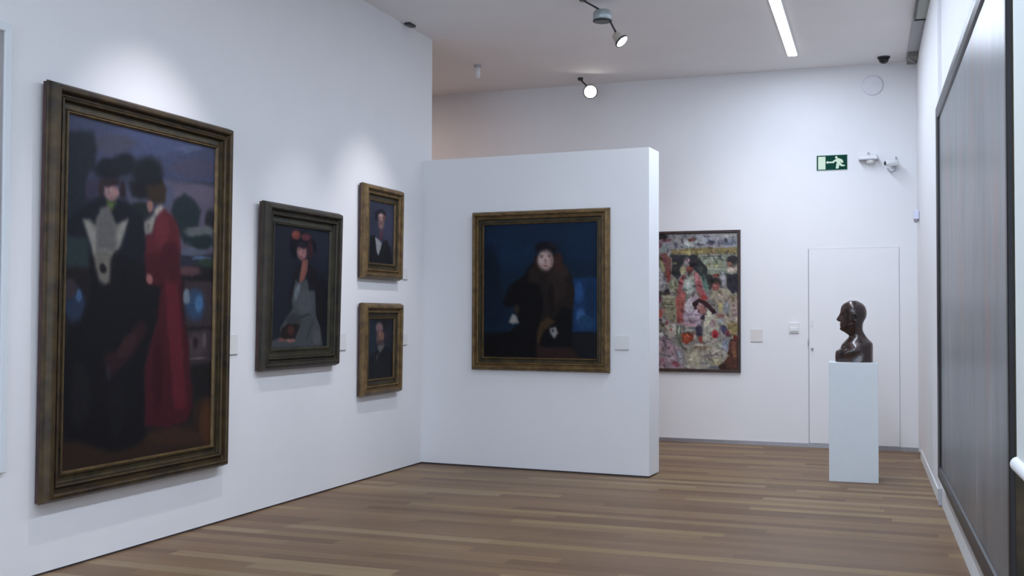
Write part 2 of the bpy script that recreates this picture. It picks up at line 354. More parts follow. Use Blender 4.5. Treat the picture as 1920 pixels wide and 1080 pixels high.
ART = {
'TWO': '''
p3c4463 -0.038 -0.005 1.034 -0.022 1.040 0.113 -0.032 0.196
e404a70 0.548 0.017 3.202 -0.1218 2.009 19.7
e444459 0.282 0.057 7.081 -0.2433 3.236 32.53
e4c587a 0.799 0.020 9.75 -0.4045 9.12 94.1
e45425c 0.847 0.079 5.392 -0.2271 2.936 34.18
p544e63 0.563 0.141 1.041 0.123 1.051 0.355 0.572 0.372
e5c5468 0.886 0.164 4.729 -0.2015 2.394 33.92
e484e6a 0.629 0.182 15.55 -0.6071 1.879 26.63
p33384c 0.156 0.138 0.562 0.104 0.567 0.233 0.160 0.258
p1d2630 -0.007 0.049 0.144 0.037 0.175 0.085 0.165 0.138 0.122 0.167 0.115 0.236 0.108 0.287 -0.002 0.335
e34324a 0.149 0.199 24.87 -0.8075 2.157 29.16
p1f2c33 0.694 0.197 0.771 0.170 0.840 0.187 0.888 0.218 0.878 0.263 0.834 0.314 0.778 0.334 0.698 0.282 0.673 0.227
e23242e 0.979 0.253 20.61 -0.9033 1.209 22.23
e5a5f62 0.891 0.287 8.498 -0.362 2.502 50.75
e1c2c30 0.904 0.321 9.4 -0.4019 1.754 40.49
e50586a 0.836 0.358 9.627 -0.4024 3.06 81.92
e4a6488 0.907 0.375 14.09 -0.6025 4.903 144.5
e2a3c30 0.955 0.393 11.88 -0.5156 1.53 50.13
p26383a -0.006 0.344 0.128 0.346 0.148 0.422 -0.003 0.435
p47485e 0.358 0.175 0.413 0.207 0.504 0.205 0.504 0.223 0.375 0.232
e1c2626 0.449 0.245 14.24 -0.5206 2.244 36.67
p191b27 0.107 0.253 0.213 0.212 0.374 0.223 0.465 0.258 0.507 0.283 0.512 0.421 0.157 0.431 0.136 0.346 0.006 0.339 0.005 0.301
e191c27 0.252 0.135 10.75 -0.3645 2.702 31.78
e1a1e28 0.346 0.113 12.95 -0.4562 2.624 29.97
e191d24 0.501 0.125 9.776 -0.3649 1.615 19.49
p1b1b22 0.382 0.164 0.403 0.203 0.463 0.207 0.555 0.188 0.617 0.164 0.594 0.129
p35291f 0.492 0.165 0.606 0.147 0.633 0.168 0.624 0.206 0.577 0.215 0.504 0.206
e8a6a6c 0.270 0.201 22.7 -0.7749 2.48 34.52
e2a1f28 0.260 0.172 17.28 -0.5876 5.534 71.36
e33242c 0.205 0.195 49.75 -1.654 2.845 38.46
e2b1d26 0.338 0.190 51.97 -1.823 2.741 37.48
e9a6e6c 0.295 0.202 52.85 -1.822 7.343 103.1
e4a3a44 0.249 0.190 107.6 -3.642 34 457.5
e4a3a44 0.292 0.186 105.8 -3.644 33.8 453.8
e7a4448 0.271 0.221 76.2 -2.601 30.98 455.4
e9c7c78 0.268 0.199 178 -6.07 8.235 113.9
p4f6a2e 0.242 0.232 0.296 0.231 0.280 0.256 0.247 0.252
e1a1b26 0.165 0.276 20.22 -0.6602 2.264 38.72
e191a26 0.335 0.261 20.81 -0.7283 1.967 33.06
p6f6e68 0.108 0.291 0.144 0.292 0.171 0.301 0.206 0.256 0.256 0.248 0.280 0.277 0.300 0.294 0.338 0.287 0.376 0.276 0.349 0.323 0.331 0.363 0.293 0.378 0.276 0.427 0.175 0.430 0.159 0.366 0.131 0.320
p5d5c5c 0.206 0.256 0.261 0.248 0.300 0.307 0.293 0.365 0.184 0.374 0.182 0.300
p88877e 0.108 0.291 0.139 0.292 0.172 0.327 0.178 0.387 0.155 0.371 0.131 0.329
p88877e 0.376 0.276 0.347 0.282 0.306 0.320 0.312 0.364 0.339 0.327
e201c24 0.308 0.400 26.29 -0.9084 1.244 37.58
e8f6258 0.520 0.227 37.33 -1.402 3.297 51.71
pa09a90 0.598 0.214 0.626 0.225 0.589 0.251 0.547 0.261 0.557 0.238
p8a867e 0.486 0.277 0.547 0.252 0.560 0.266 0.539 0.312 0.496 0.317
e6f6b64 0.512 0.292 81.13 -3.034 3.755 72.43
p5c1c26 0.625 0.225 0.685 0.245 0.733 0.290 0.744 0.342 0.736 0.414 0.501 0.421 0.498 0.320 0.538 0.309 0.563 0.266
e6b222c 0.612 0.301 18.77 -0.7276 0.8088 16.41
e481520 0.668 0.369 15.33 -0.6053 0.9625 26.37
p1f1c20 -0.085 0.433 1.137 0.397 1.171 1.130 -0.068 1.016
e26344e 0.064 0.535 17.37 -0.541 0.1449 19.68
e3a5a88 0.084 0.510 61.53 -1.934 0.7348 58.83
e3a3038 0.028 0.491 22.03 -0.6758 0.5883 35.71
p3a2f34 0.771 0.453 1.006 0.448 1.010 0.724 0.813 0.732
e2c4668 0.866 0.529 12.86 -0.5417 0.1369 18.59
e3e6a9c 0.894 0.526 31.84 -1.353 0.2865 36.12
e6a7a88 0.796 0.504 36.61 -1.507 0.4842 40.63
e5a3a40 0.808 0.423 10.94 -0.4526 1.44 55.08
p1e1a20 0.741 0.439 1.014 0.436 1.014 0.446 0.741 0.448
p1d191f 0.792 0.600 1.005 0.602 1.005 0.610 0.793 0.608
e4a3c40 0.887 0.661 12.77 -0.5405 -0.3904 25.27
e2c2226 0.871 0.654 45.85 -1.931 -0.7252 50.69
e5c5054 0.942 0.649 62.65 -2.699 -0.4944 37.56
e6a5c60 0.889 0.706 14.18 -0.6002 -7.033 303
p1e1c1e 0.844 0.732 1.026 0.724 1.032 0.846 0.880 0.865
p33241c -0.010 0.898 0.517 0.921 0.836 0.922 0.879 0.839 1.031 0.832 1.039 1.016 0.283 1.007 -0.013 1.004
e40291d 0.747 0.955 4.472 -0.18 -2.634 38.71
e52301c 0.978 0.924 15.48 -0.6719 -0.8121 13.53
p16161c 0.141 0.392 0.351 0.384 0.668 0.455 0.602 0.594 0.563 0.675 0.496 0.723 0.524 0.934 0.437 0.965 0.333 0.970 0.207 0.948 0.111 0.924 0.012 0.911 0.005 0.675 0.031 0.609 0.100 0.581 0.151 0.506
p6c6860 0.165 0.385 0.277 0.381 0.271 0.463 0.238 0.476 0.197 0.465
e221e22 0.229 0.428 45.18 -1.512 2.009 71.53
p4a1620 0.496 0.373 0.723 0.364 0.756 0.453 0.776 0.562 0.826 0.680 0.857 0.864 0.805 0.914 0.686 0.921 0.516 0.903 0.509 0.723 0.547 0.637 0.587 0.582 0.611 0.469 0.500 0.465
p651a28 0.639 0.456 0.730 0.460 0.766 0.627 0.811 0.862 0.721 0.870 0.663 0.626
e3c121c 0.594 0.751 28.35 -1.085 -0.2599 7.978
e9a5a58 0.527 0.453 40.35 -1.514 1.369 62.38
p301c20 0.247 0.681 0.322 0.670 0.424 0.605 0.490 0.575 0.521 0.606 0.453 0.667 0.350 0.719 0.287 0.744 0.249 0.722
e3b2226 0.386 0.653 20.41 31 -6.571 19.65
e2c2c34 0.268 0.734 80.09 -2.711 -1.481 47.13
e1d1d22 0.106 0.792 17.07 -0.5397 -0.4813 10.94
e1a1a20 0.329 0.849 19.56 -0.6772 -0.5934 11.16
''',
'LADY': '''
e20232f 0.131 0.353 5.635 -0.3555 0.04025 3.156
e222634 0.852 0.069 4.624 -0.2818 0.1236 4.539
e191a20 0.913 0.673 6.931 -0.4218 -0.01594 3.506
p15151e 0.304 0.073 0.404 0.028 0.590 0.044 0.760 0.115 0.769 0.197 0.697 0.174 0.596 0.130 0.433 0.124 0.403 0.189 0.396 0.266 0.316 0.257 0.276 0.170
e7a3630 0.384 0.067 12.87 -0.8014 0.7247 25.85
e5c2a34 0.564 0.075 10.73 -0.6626 0.9001 32.92
e8a4438 0.365 0.057 31.3 -1.952 1.666 58.21
e8a5c5c 0.495 0.200 11.39 -0.706 0.3099 14.94
e241e26 0.504 0.148 9.603 -0.595 1.088 46.28
ea07068 0.465 0.200 62.02 -3.85 0.8748 42.19
e97625f 0.513 0.230 21.6 -1.338 0.8046 42.09
e3a1e26 0.645 0.173 19.35 -1.191 0.2809 12.76
e5a2c30 0.491 0.241 43.31 -2.686 4.297 231.8
e3a2a34 0.450 0.181 62.11 -3.858 5.056 232.1
e3a2a34 0.529 0.177 53.89 -3.335 5.061 231.2
p7c463e 0.506 0.268 0.608 0.258 0.609 0.347 0.549 0.436 0.460 0.483 0.473 0.392
p8a4e44 0.512 0.284 0.563 0.277 0.562 0.348 0.509 0.424 0.485 0.413
p1d1a1f 0.605 0.282 0.774 0.345 0.904 0.519 0.920 0.783 0.879 0.892 0.761 0.520 0.627 0.455
p1f1c20 0.378 0.350 0.494 0.284 0.429 0.435 0.360 0.607 0.301 0.564
p42464a 0.395 0.436 0.472 0.462 0.595 0.423 0.643 0.520 0.749 0.520 0.786 0.738 0.875 0.837 0.923 0.993 0.579 0.996 0.018 0.994 0.026 0.940 0.144 0.911 0.161 0.827 0.310 0.713 0.357 0.670 0.338 0.607
e636c74 0.431 0.537 21.41 8.376 -1.229 12.76
e4a4e54 0.567 0.618 7.186 -0.4445 -0.01547 9.278
e34393a 0.382 0.767 7.341 -0.4583 -0.1826 18.78
e393d40 0.686 0.845 33.05 24.3 -1.754 9.753
e4d5052 0.809 0.923 14.05 -0.8598 -0.2722 15.32
e2e3234 0.563 0.736 8.166 -6.86 17.59 108
p241e1e 0.184 0.838 0.293 0.797 0.503 0.811 0.435 0.884 0.397 0.937 0.234 0.926 0.139 0.903
e4a2622 0.337 0.856 17.04 -1.066 -0.3441 23.56
e7a4840 0.190 0.931 18.02 -1.135 -1.276 67.91
e8a5a50 0.336 0.938 12.32 -0.7709 -1.38 72.56
''',
'MANA': '''
e343850 0.785 0.373 4.688 -0.2697 0.178 3.367
e282c40 0.192 0.233 6.26 -0.2846 0.2311 4.403
p15181e 0.243 0.185 0.373 0.124 0.536 0.109 0.671 0.151 0.676 0.242 0.615 0.191 0.375 0.180 0.354 0.295 0.249 0.312
e6b5250 0.495 0.342 8.152 -0.4207 0.5139 9.74
e8a6664 0.498 0.234 7.517 -0.3892 0.925 17.61
eb08a84 0.462 0.219 13.43 -0.6856 1.652 31.47
e6a3c40 0.612 0.240 20.88 -1.13 1.102 20.96
e34262c 0.437 0.241 31.31 -1.582 7.708 146.7
e34262c 0.559 0.237 34.17 -1.812 7.71 146.7
e9a7268 0.487 0.275 41.73 -2.149 1.927 36.63
e5c3238 0.490 0.345 17.04 -0.8778 7.709 146.1
e7a5a56 0.487 0.389 14.41 -0.7405 1.542 29.16
e4a3344 0.511 0.490 9.839 -0.5094 1.028 19.36
e4a2c36 0.488 0.561 13.33 -0.683 0.925 17.37
p15171c 0.073 0.583 0.259 0.538 0.347 0.684 0.383 0.873 0.560 0.649 0.744 0.593 0.887 0.747 0.988 0.998 0.037 1.003
p86868a 0.261 0.573 0.397 0.612 0.533 0.662 0.465 0.793 0.396 0.872 0.325 0.801
''',
'MANB': '''
e1f2a38 0.153 0.296 7.332 -0.3644 0.003296 3.898
e22232f 0.835 0.240 5.411 -0.5646 0.02473 3.638
e17161c 0.604 0.098 6.483 -0.5631 0.3266 14.42
e7c5a5c 0.444 0.154 7.16 -0.5272 0.1758 10.45
e7e5444 0.508 0.295 7.376 -0.5747 0.008992 10.63
e5a4448 0.376 0.317 18.97 -1.277 -0.01628 10.52
e38222e 0.730 0.284 21.48 -2.053 0.03109 15.24
e2e2226 0.404 0.203 26.11 -1.832 1.805 159.9
e2e2226 0.546 0.208 26.96 -2.197 1.664 157.2
e97705c 0.461 0.253 45.68 -3.399 0.1562 27.84
e4a3a3c 0.497 0.403 6.516 -0.4976 -0.2066 18.46
e3a2628 0.485 0.376 18.44 -1.394 -1.262 154.6
p5c5856 0.361 0.455 0.659 0.438 0.606 0.504 0.492 0.569 0.402 0.510
p14151b 0.011 0.669 0.284 0.561 0.378 0.520 0.486 0.591 0.661 0.460 0.893 0.533 1.000 0.629 1.048 1.051 0.023 0.987
e33333c 0.374 0.641 21.46 11.57 -2.323 14.68
''',
'FUR': '''
e0e2644 0.233 0.165 4.155 -0.04454 -0.0794 5.764
e0d2442 0.860 0.108 5.929 -0.07803 -0.0825 5.111
e0f2440 0.502 0.076 3.973 -0.04676 -0.2156 12.62
e0b1a2a 0.058 0.431 10.25 -0.1028 -0.01601 3.715
e0c1c30 0.092 0.620 8.798 -0.08934 0.01443 6.189
p10305c 0.771 0.408 1.016 0.409 1.022 0.813 0.776 0.815
e1a447c 0.842 0.513 25 -0.3268 -0.01863 12.73
e2c558e 0.860 0.696 25.01 -0.3284 0.08591 16.58
e0f2b4e 0.942 0.565 21.82 -0.2937 0.002767 6.383
e163c64 0.899 0.735 13.04 -0.1732 0.1261 19.09
p10121a -0.020 0.812 1.022 0.802 1.025 1.022 -0.018 1.012
p17181e 0.792 0.818 1.022 0.806 1.025 1.015 0.825 1.005
p0e0c10 0.379 0.379 0.236 0.459 0.173 0.593 0.219 0.622 0.294 0.619 0.319 0.753 0.208 0.821 0.029 0.836 -0.002 1.005 0.481 1.004 0.575 0.910 0.778 0.910 0.793 0.644 0.790 0.408 0.693 0.342 0.630 0.275 0.473 0.274 0.394 0.339
p211816 0.473 0.287 0.407 0.353 0.395 0.433 0.507 0.459 0.540 0.632 0.510 0.725 0.635 0.698 0.696 0.618 0.793 0.644 0.806 0.513 0.774 0.382 0.692 0.289 0.629 0.223
e2b201c 0.648 0.460 11.66 -0.1436 -0.02549 7.585
e30241f 0.693 0.355 16.09 -0.2011 -0.136 19.01
e1a1312 0.602 0.566 31.94 -0.3876 0.003644 8.407
e261c1a 0.458 0.380 21.09 -0.2444 -0.1169 18.85
e15131a 0.558 0.185 10.29 -0.1233 -0.2635 19.94
e1c1a24 0.613 0.165 24.63 -0.3005 -0.7577 54.25
e3a1f1c 0.669 0.292 29.21 -0.3625 -0.1303 13.82
e241614 0.473 0.294 45.26 -0.5272 -0.1401 15.1
ea88880 0.552 0.277 14.48 -0.1731 -0.1338 13.52
eb99c94 0.536 0.264 24.49 -0.2912 -0.2308 22.26
e4a3a40 0.520 0.253 63.59 -0.7524 -2.033 189.1
e4a3a40 0.586 0.251 63.9 -0.7724 -2.056 189.6
e5c4440 0.520 0.240 48.92 -0.5788 -2.83 252.2
e5c4440 0.586 0.238 49.15 -0.5942 -2.861 252.8
e7f6058 0.556 0.283 127.5 -1.526 -0.5251 54.09
e7a3c3c 0.555 0.320 49.03 -0.5867 -1.586 189.2
e8d6c66 0.606 0.282 71.09 -0.865 -0.2056 21.07
p8f8b88 0.231 0.737 0.262 0.673 0.295 0.686 0.322 0.739 0.271 0.749
e2a2220 0.299 0.639 39.05 -0.4279 0.08132 26.71
p858582 0.589 0.780 0.644 0.764 0.664 0.816 0.637 0.851 0.597 0.817
e3a3a3e 0.620 0.797 79.86 -0.9741 0.6608 75.56
p3f2d19 0.479 0.807 0.510 0.738 0.572 0.698 0.645 0.724 0.589 0.764 0.542 0.804 0.511 0.858 0.481 0.945
p2e1b16 0.480 0.905 0.606 0.926 0.793 0.920 0.848 1.005 0.481 1.004
''',
'CROWD': '''
p77777a -0.036 -0.004 1.011 -0.001 1.012 0.108 -0.036 0.119
p6c6860 -0.036 0.119 0.274 0.120 0.276 0.485 -0.034 0.485
e4a4248 0.086 0.196 20.6 -0.1039 -0.0417 12.97
e80746a 0.166 0.293 18.34 -0.09232 -0.02345 10.38
e6a3c40 0.038 0.341 18.3 -0.09232 -0.02051 11.52
e55584a 0.201 0.148 18.35 -0.09232 -0.1279 34.62
e2c262a 0.315 0.019 15.05 -0.07553 -0.2304 46.21
e6a4248 0.358 0.046 20.71 -0.1039 -0.3509 74.3
e5c2f3c 0.283 0.072 41.36 -0.2077 -0.1545 34.65
e6d7674 0.337 0.110 23.01 -0.1154 -0.1542 37.82
e807c7c 0.478 0.039 27.68 -0.1385 -0.1664 34.71
e8c9088 0.551 0.068 36.97 -0.1846 -0.2088 46.32
e5c3630 0.590 0.047 27.75 -0.1385 -0.3788 80.2
e86888e 0.671 0.050 27.79 -0.1385 -0.1634 34.78
e4e4c5a 0.761 0.069 22.27 -0.1108 -0.2092 46.42
e565a66 0.916 0.070 13.96 -0.06924 -0.1965 43.58
e8a8884 0.928 0.022 11.17 -0.05539 -0.3726 74.72
e5c5a66 0.448 0.082 21.1 22.2 -35.8 53.35
e4f5058 0.659 0.083 23.81 -0.1187 -0.4553 104.3
p706340 0.400 0.116 0.539 0.112 0.707 0.107 1.009 0.108 1.009 0.157 0.779 0.151 0.575 0.146 0.419 0.155
e85784a 0.509 0.134 20.78 -0.1039 -0.3644 94.71
e7c6e44 0.839 0.127 10.46 -0.05193 -0.5139 130.7
e9a8c50 0.671 0.136 23.82 -0.1187 -0.5721 149.1
p6e7464 0.647 0.160 1.012 0.161 1.013 0.304 0.750 0.304 0.654 0.217
e4c5450 0.767 0.170 8.793 -0.04373 -0.7317 208.9
e8a8452 0.779 0.237 9.284 -0.04616 -0.7397 261.1
e868b70 0.779 0.215 9.83 -0.04888 -0.6368 208.9
e7e8878 0.810 0.265 12.86 -0.06391 -0.4433 174.2
e515a50 0.827 0.194 11.15 -0.05539 -0.9744 298.6
e9a9a86 0.779 0.201 12.85 -0.06391 -1.111 348.2
e5d6656 0.827 0.252 13.94 -0.06924 -0.8001 298.6
p2b2c2e 0.401 0.159 0.635 0.152 0.650 0.184 0.723 0.246 0.733 0.294 0.783 0.313 0.756 0.390 0.708 0.342 0.612 0.265 0.576 0.227 0.521 0.198 0.492 0.293 0.468 0.346 0.401 0.298 0.413 0.226
e555842 0.431 0.217 36.88 -0.1846 -0.3498 115.7
e3a4038 0.672 0.265 55.58 -0.277 -0.08854 34.78
p6c4240 0.292 0.158 0.358 0.139 0.401 0.188 0.402 0.341 0.372 0.365 0.353 0.293 0.311 0.245
e7c7a56 0.320 0.231 51.93 -23.97 4.672 16.26
e7a3634 0.380 0.312 48.76 -0.2444 -0.04779 23.12
p7a7678 0.265 0.226 0.311 0.264 0.359 0.341 0.367 0.389 0.311 0.423 0.266 0.413
e8c888c 0.305 0.351 55.18 -0.277 -0.04377 25.99
e2a2426 0.275 0.437 55.14 -0.277 -0.05701 69.29
e7c4038 0.573 0.265 30.26 -0.1511 -0.0856 33.63
ea8868a 0.550 0.198 39.61 -0.1978 -0.1596 49.63
e231c20 0.603 0.229 28.26 29.65 -21.5 32.06
e86845e 0.507 0.270 36.93 -0.1846 -0.08393 33.61
e5c2c2c 0.594 0.275 83.24 -0.4155 -0.1703 69.51
p844448 0.498 0.313 0.540 0.313 0.522 0.342 0.510 0.390 0.498 0.414 0.544 0.457 0.450 0.466 0.450 0.399 0.480 0.356
p8e4a4e 0.606 0.294 0.648 0.289 0.673 0.366 0.716 0.438 0.734 0.481 0.661 0.481 0.624 0.390
ea0686c 0.636 0.323 69.43 -0.3462 -0.06854 34.77
e8b958c 0.564 0.385 21.33 -0.1065 -0.02131 15.79
ea0a79c 0.555 0.370 55.45 -0.277 -0.05186 34.74
e6c7870 0.564 0.409 33.28 -0.1662 -0.2892 260.6
e4a6258 0.711 0.366 38.88 -10.53 2.645 15.7
e33463e 0.696 0.332 83.41 -0.4155 -0.0783 41.75
e8c3438 0.703 0.466 33.37 -0.1662 -0.03195 59.65
e2a282a 0.953 0.199 18.23 -0.09031 -0.1035 32.2
e7d5448 0.929 0.235 34.92 -0.1731 -0.1245 43.59
ea08c80 0.953 0.271 20.45 -0.1013 -0.1162 46.51
e8d8c92 0.868 0.337 44.05 -0.2187 -0.03412 18.67
p2a2830 0.899 0.299 0.947 0.309 1.013 0.285 1.014 0.486 0.960 0.462 0.906 0.390
e2a2724 0.801 0.366 16.72 -0.08309 -0.03577 23.22
e7a4440 0.807 0.397 28.83 -0.1433 -0.03426 27.86
e6e3c34 0.807 0.311 33.44 -0.1662 -0.1561 74.64
e8c5850 0.801 0.385 75.99 -0.3777 -0.1084 80.37
p8a826a 0.769 0.438 0.870 0.404 0.930 0.419 0.978 0.486 0.757 0.486
e6c7058 0.432 0.375 23.71 -0.1187 -0.02735 18.93
e8a8a76 0.426 0.356 63.82 -0.3196 -0.06813 41.64
e26262c 0.360 0.433 31.71 33.27 -17.78 26.65
p737058 0.337 0.458 0.441 0.458 0.462 0.525 0.449 0.658 0.379 0.636 0.323 0.547
e8a8a70 0.386 0.497 20.52 -0.1029 -0.05167 225.4
e44463a 0.386 0.525 20.52 -0.1029 0.01057 225.4
e55584a 0.386 0.547 20.52 -0.1029 0.06036 225.4
e8c8c72 0.392 0.469 20.53 -0.1029 -0.07595 150.3
e40342e 0.365 0.442 23.93 -0.12 -0.07828 100.2
e4a2434 0.288 0.480 35.85 -0.18 -0.01148 29.06
e8a4038 0.299 0.591 34.15 -0.1714 0.02131 30.03
e26262a 0.282 0.639 28.67 -0.144 0.236 200.2
e80665c 0.337 0.564 65.24 -0.3273 0.01302 30.04
p8c4842 0.448 0.469 0.538 0.431 0.525 0.519 0.519 0.658 0.477 0.670 0.449 0.624
ea05450 0.511 0.458 42.36 -0.2118 -0.0278 45.14
e743630 0.470 0.636 71.95 -0.36 0.04156 36.1
p8a7a84 0.539 0.492 0.629 0.458 0.684 0.503 0.671 0.680 0.519 0.685 0.518 0.575
e9a9298 0.573 0.536 24.03 -0.12 0.003553 22.58
e6a5a70 0.588 0.597 13.11 -0.06546 0.2303 301.2
e9a8a92 0.588 0.616 13.11 -0.06546 0.2164 225.9
e6c5468 0.574 0.644 13.11 -0.06546 0.2787 225.8
e956a72 0.560 0.671 16.02 -0.08 0.124 82.11
e50585e 0.560 0.696 16.96 -0.08471 0.4539 258.1
e908e86 0.560 0.716 16.96 -0.08471 0.2519 129
e34303e 0.651 0.718 31.4 -0.1565 0.04261 21.53
p7c3420 0.498 0.735 0.609 0.735 0.602 0.790 0.547 0.814 0.498 0.807
e94442c 0.547 0.768 36.03 -0.18 0.1118 45.16
e94847c 0.616 0.763 65.6 -0.3273 0.1563 64.55
e843830 0.672 0.774 38.02 -0.1895 0.1205 47.59
p857a6a 0.794 0.458 0.987 0.437 1.010 0.547 1.011 0.701 0.989 0.756 0.920 0.767 0.865 0.701 0.830 0.602
e6c6c70 0.898 0.547 32.25 -0.16 0.00571 21.32
e8a7668 0.960 0.503 29.07 -0.144 -0.004509 25.91
e948a5a 0.842 0.541 51.78 -0.2571 0.005834 27.45
e80686a 0.981 0.580 42.76 -0.2118 0.01553 25.92
e7e6c44 0.961 0.701 19.38 -0.096 0.03656 20.15
e3c3550 0.875 0.707 31.37 -22.81 12.56 27
e80504c 0.837 0.608 27.88 -0.1385 0.06098 69.67
e6c3040 0.906 0.734 55.83 -0.2769 0.09723 45.32
e6e6e74 0.851 0.641 36.25 -0.18 0.07287 60.39
p908d7c 0.726 0.558 0.767 0.569 0.830 0.624 0.838 0.701 0.818 0.790 0.686 0.790 0.692 0.674
ea8a694 0.747 0.585 48.24 -0.24 0.02369 36.2
e8c7476 0.782 0.663 31.48 -0.1565 0.04615 32.33
e7c7c70 0.727 0.702 48.22 -0.24 0.04689 25.85
e9e9a86 0.719 0.657 55.63 -0.2769 0.04138 30.16
e92262c 0.801 0.740 31.49 -0.1565 0.07116 32.34
e6c1a22 0.806 0.751 60.37 -0.3 0.1495 64.68
p2f1c20 0.591 0.519 0.656 0.480 0.712 0.497 0.767 0.536 0.810 0.585 0.781 0.594 0.726 0.544 0.656 0.508 0.637 0.565 0.615 0.550
e8c3430 0.703 0.476 32.13 -0.16 -0.02336 53.21
e80504e 0.677 0.559 24.08 -0.12 0.01136 29.17
e946a60 0.657 0.541 55.56 -0.2769 0.01478 69.55
e2c1c22 0.646 0.569 90.26 -0.45 0.04418 90.4
e60343a 0.702 0.594 65.72 -0.3273 0.09526 129.2
e38343c 0.685 0.619 45.57 39.67 -22.99 41.27
p857e70 0.540 0.835 0.630 0.813 0.741 0.801 0.838 0.795 0.927 0.789 0.934 0.878 0.866 0.961 0.728 0.994 0.541 0.995 0.534 0.890
ea09a8a 0.686 0.818 11.85 -2.676 21.36 148.3
e786654 0.679 0.845 13.14 -0.06546 0.2261 69.56
e948f78 0.617 0.923 24.06 -0.12 0.06611 16.43
e6a6060 0.755 0.895 12.86 -3.485 13.98 80.41
e8c8468 0.804 0.944 16.1 -0.08 0.1537 36.22
e6e7480 0.893 0.823 24.19 -0.12 0.061 20.14
e55565a 0.818 0.983 12.08 -0.06 0.3494 75.47
e9a9488 0.797 0.873 17.88 -13.02 36.49 78.23
e5c6070 0.728 0.956 18.08 -0.09001 0.7879 181
p7a6870 0.262 0.769 0.345 0.758 0.422 0.813 0.507 0.879 0.515 0.990 0.263 0.991
e9a9894 0.310 0.748 19.92 -0.1 0.2275 100.1
e8d747a 0.304 0.824 55.17 -0.2769 0.06498 21.45
e92767c 0.401 0.857 44.34 -22.74 5.913 18.15
e5c605f 0.346 0.902 13.88 4.596 -26.07 124.5
e6f3a46 0.444 0.963 22.31 16 -20.95 46.07
e80868a 0.482 0.907 53.41 -18.24 4.741 21.77
e8a646c 0.311 0.952 23.91 -0.12 0.1549 36.04
e5e525a 0.346 0.824 100.9 -22.87 2.83 19.71
e4c4650 0.366 0.780 22.52 10.16 -48.68 169.7
p8e8478 0.331 0.658 0.449 0.669 0.456 0.746 0.408 0.769 0.345 0.724
ea8a096 0.428 0.691 55.3 -0.2769 0.07684 45.1
e7c3a3c 0.366 0.663 89.76 -0.45 0.08579 60.1
e8a4a44 0.404 0.708 79.85 -0.4 0.1873 100.2
e6c6458 0.296 0.686 39.84 -0.2 0.04243 25.74
p55584a 0.449 0.680 0.492 0.680 0.500 0.791 0.521 0.857 0.471 0.824 0.450 0.769
e8a9a8c 0.477 0.713 102.8 -0.5143 0.0579 30.08
p4a2c22 0.934 0.778 1.023 0.767 1.024 0.999 0.832 0.999 0.907 0.905
e6a402e 0.969 0.855 48.45 -0.24 0.05079 15.12
e5c1f1c 0.975 0.767 48.46 -0.24 0.1123 45.35
e33201c 0.866 0.977 29.01 -0.144 0.2073 45.3
''',
}
KP = 0.95
KC = 1.3

def onleft(y0, y1, z0): return (XL+.001, (y0+y1)/2, z0)
framed('framed_painting', onleft(4.968, 6.75, .415), 90, 1.782, 2.435, .168, .10, ART['TWO'], '2a2c3c', 330, KP*.78, GOLDD, GOLDI,
       'tall painting of two women in dark hats, one in a red dress, bronze frame', tilt=.5)
framed('framed_painting', onleft(7.185, 8.38, 1.072), 90, 1.195, 1.306, .170, .09, ART['LADY'], '1e222e', 210, KP, OLIVE, OLIVEI,
       'painting of a seated woman in grey dress and flowered hat, dark olive frame', tilt=1.2, blur=1, slip=OLIVEI)
framed('framed_painting', onleft(8.815, 9.625, 1.838), 90, .81, .868, .150, .08, ART['MANA'], '2c3044', 110, KP, GOLD, GOLDI,
       'small gilt framed portrait of a man with open white shirt, upper of two', tilt=.8, blur=1)
framed('framed_painting', onleft(8.815, 9.625, .767), 90, .81, .850, .150, .08, ART['MANB'], '1c2330', 110, KP, GOLD, GOLDI,
       'small gilt framed portrait of a man in dark suit and tie, lower of two', tilt=.8, blur=1)
xc = -3.432
framed('framed_painting', (xc, pl(xc)[1]-.001, .966), -3.4417, 1.445, 1.563, .13, .065, ART['FUR'], '0c2036', 230, KP, GOLD, GOLDI,
       'gold framed portrait of a figure in brown fur coat against deep blue, on the partition', blur=1, grain=.10, warp=.008)
# unframed-looking crowd scene on the far wall, thin dark moulding
e = empty('framed_painting', ((-3.34-1.943)/2, YB-.001, .842), 0, 'colourful crowd scene in thin brown frame on far wall, half behind the partition', 'painting')
Wc, Hc = 1.397, 1.683
moulding(Wc, Hc, [(0,.004),(0,.035),(.006,.04),(.028,.04),(.034,.03),(.034,.004)]).build('frame', BROWNF, e)
img = paint(ART['CROWD'], '6f6a66', Wc-.06, Hc-.06, 420, .010, .010, .12, .05, 0, .18, 1000, 1.0, .012)
canvas(e, img, Wc-.062, Hc-.062, .031, .022, KC)

# very large grey canvas on the right wall
RZ = -90+2.454
def onright(y, z): return (rx(y, .001), y, z)
y0, y1, z0, z1 = 4.675, 9.03, .28, 3.105
e = empty('framed_painting', onright((y0+y1)/2, z0), RZ, 'very large grey streaked canvas in a slim black frame, filling the right wall', 'painting')
Wg = (y1-y0)/math.cos(rad(2.454)); Hg = z1-z0
moulding(Wg, Hg, [(.004,.004),(.004,.047),(.03,.047),(.03,.004)]).build('gilt_frame_back', GOLDI, e)
moulding(Wg, Hg, [(0,.048),(0,.066),(.006,.07),(.05,.07),(.085,.062),(.09,.05),(.09,.048)]).build('frame', BLACK, e)
MB().box((-Wg/2+.08, -.048, .08), (Wg/2-.08, -.006, Hg-.08)).build('canvas', STREAK, e)
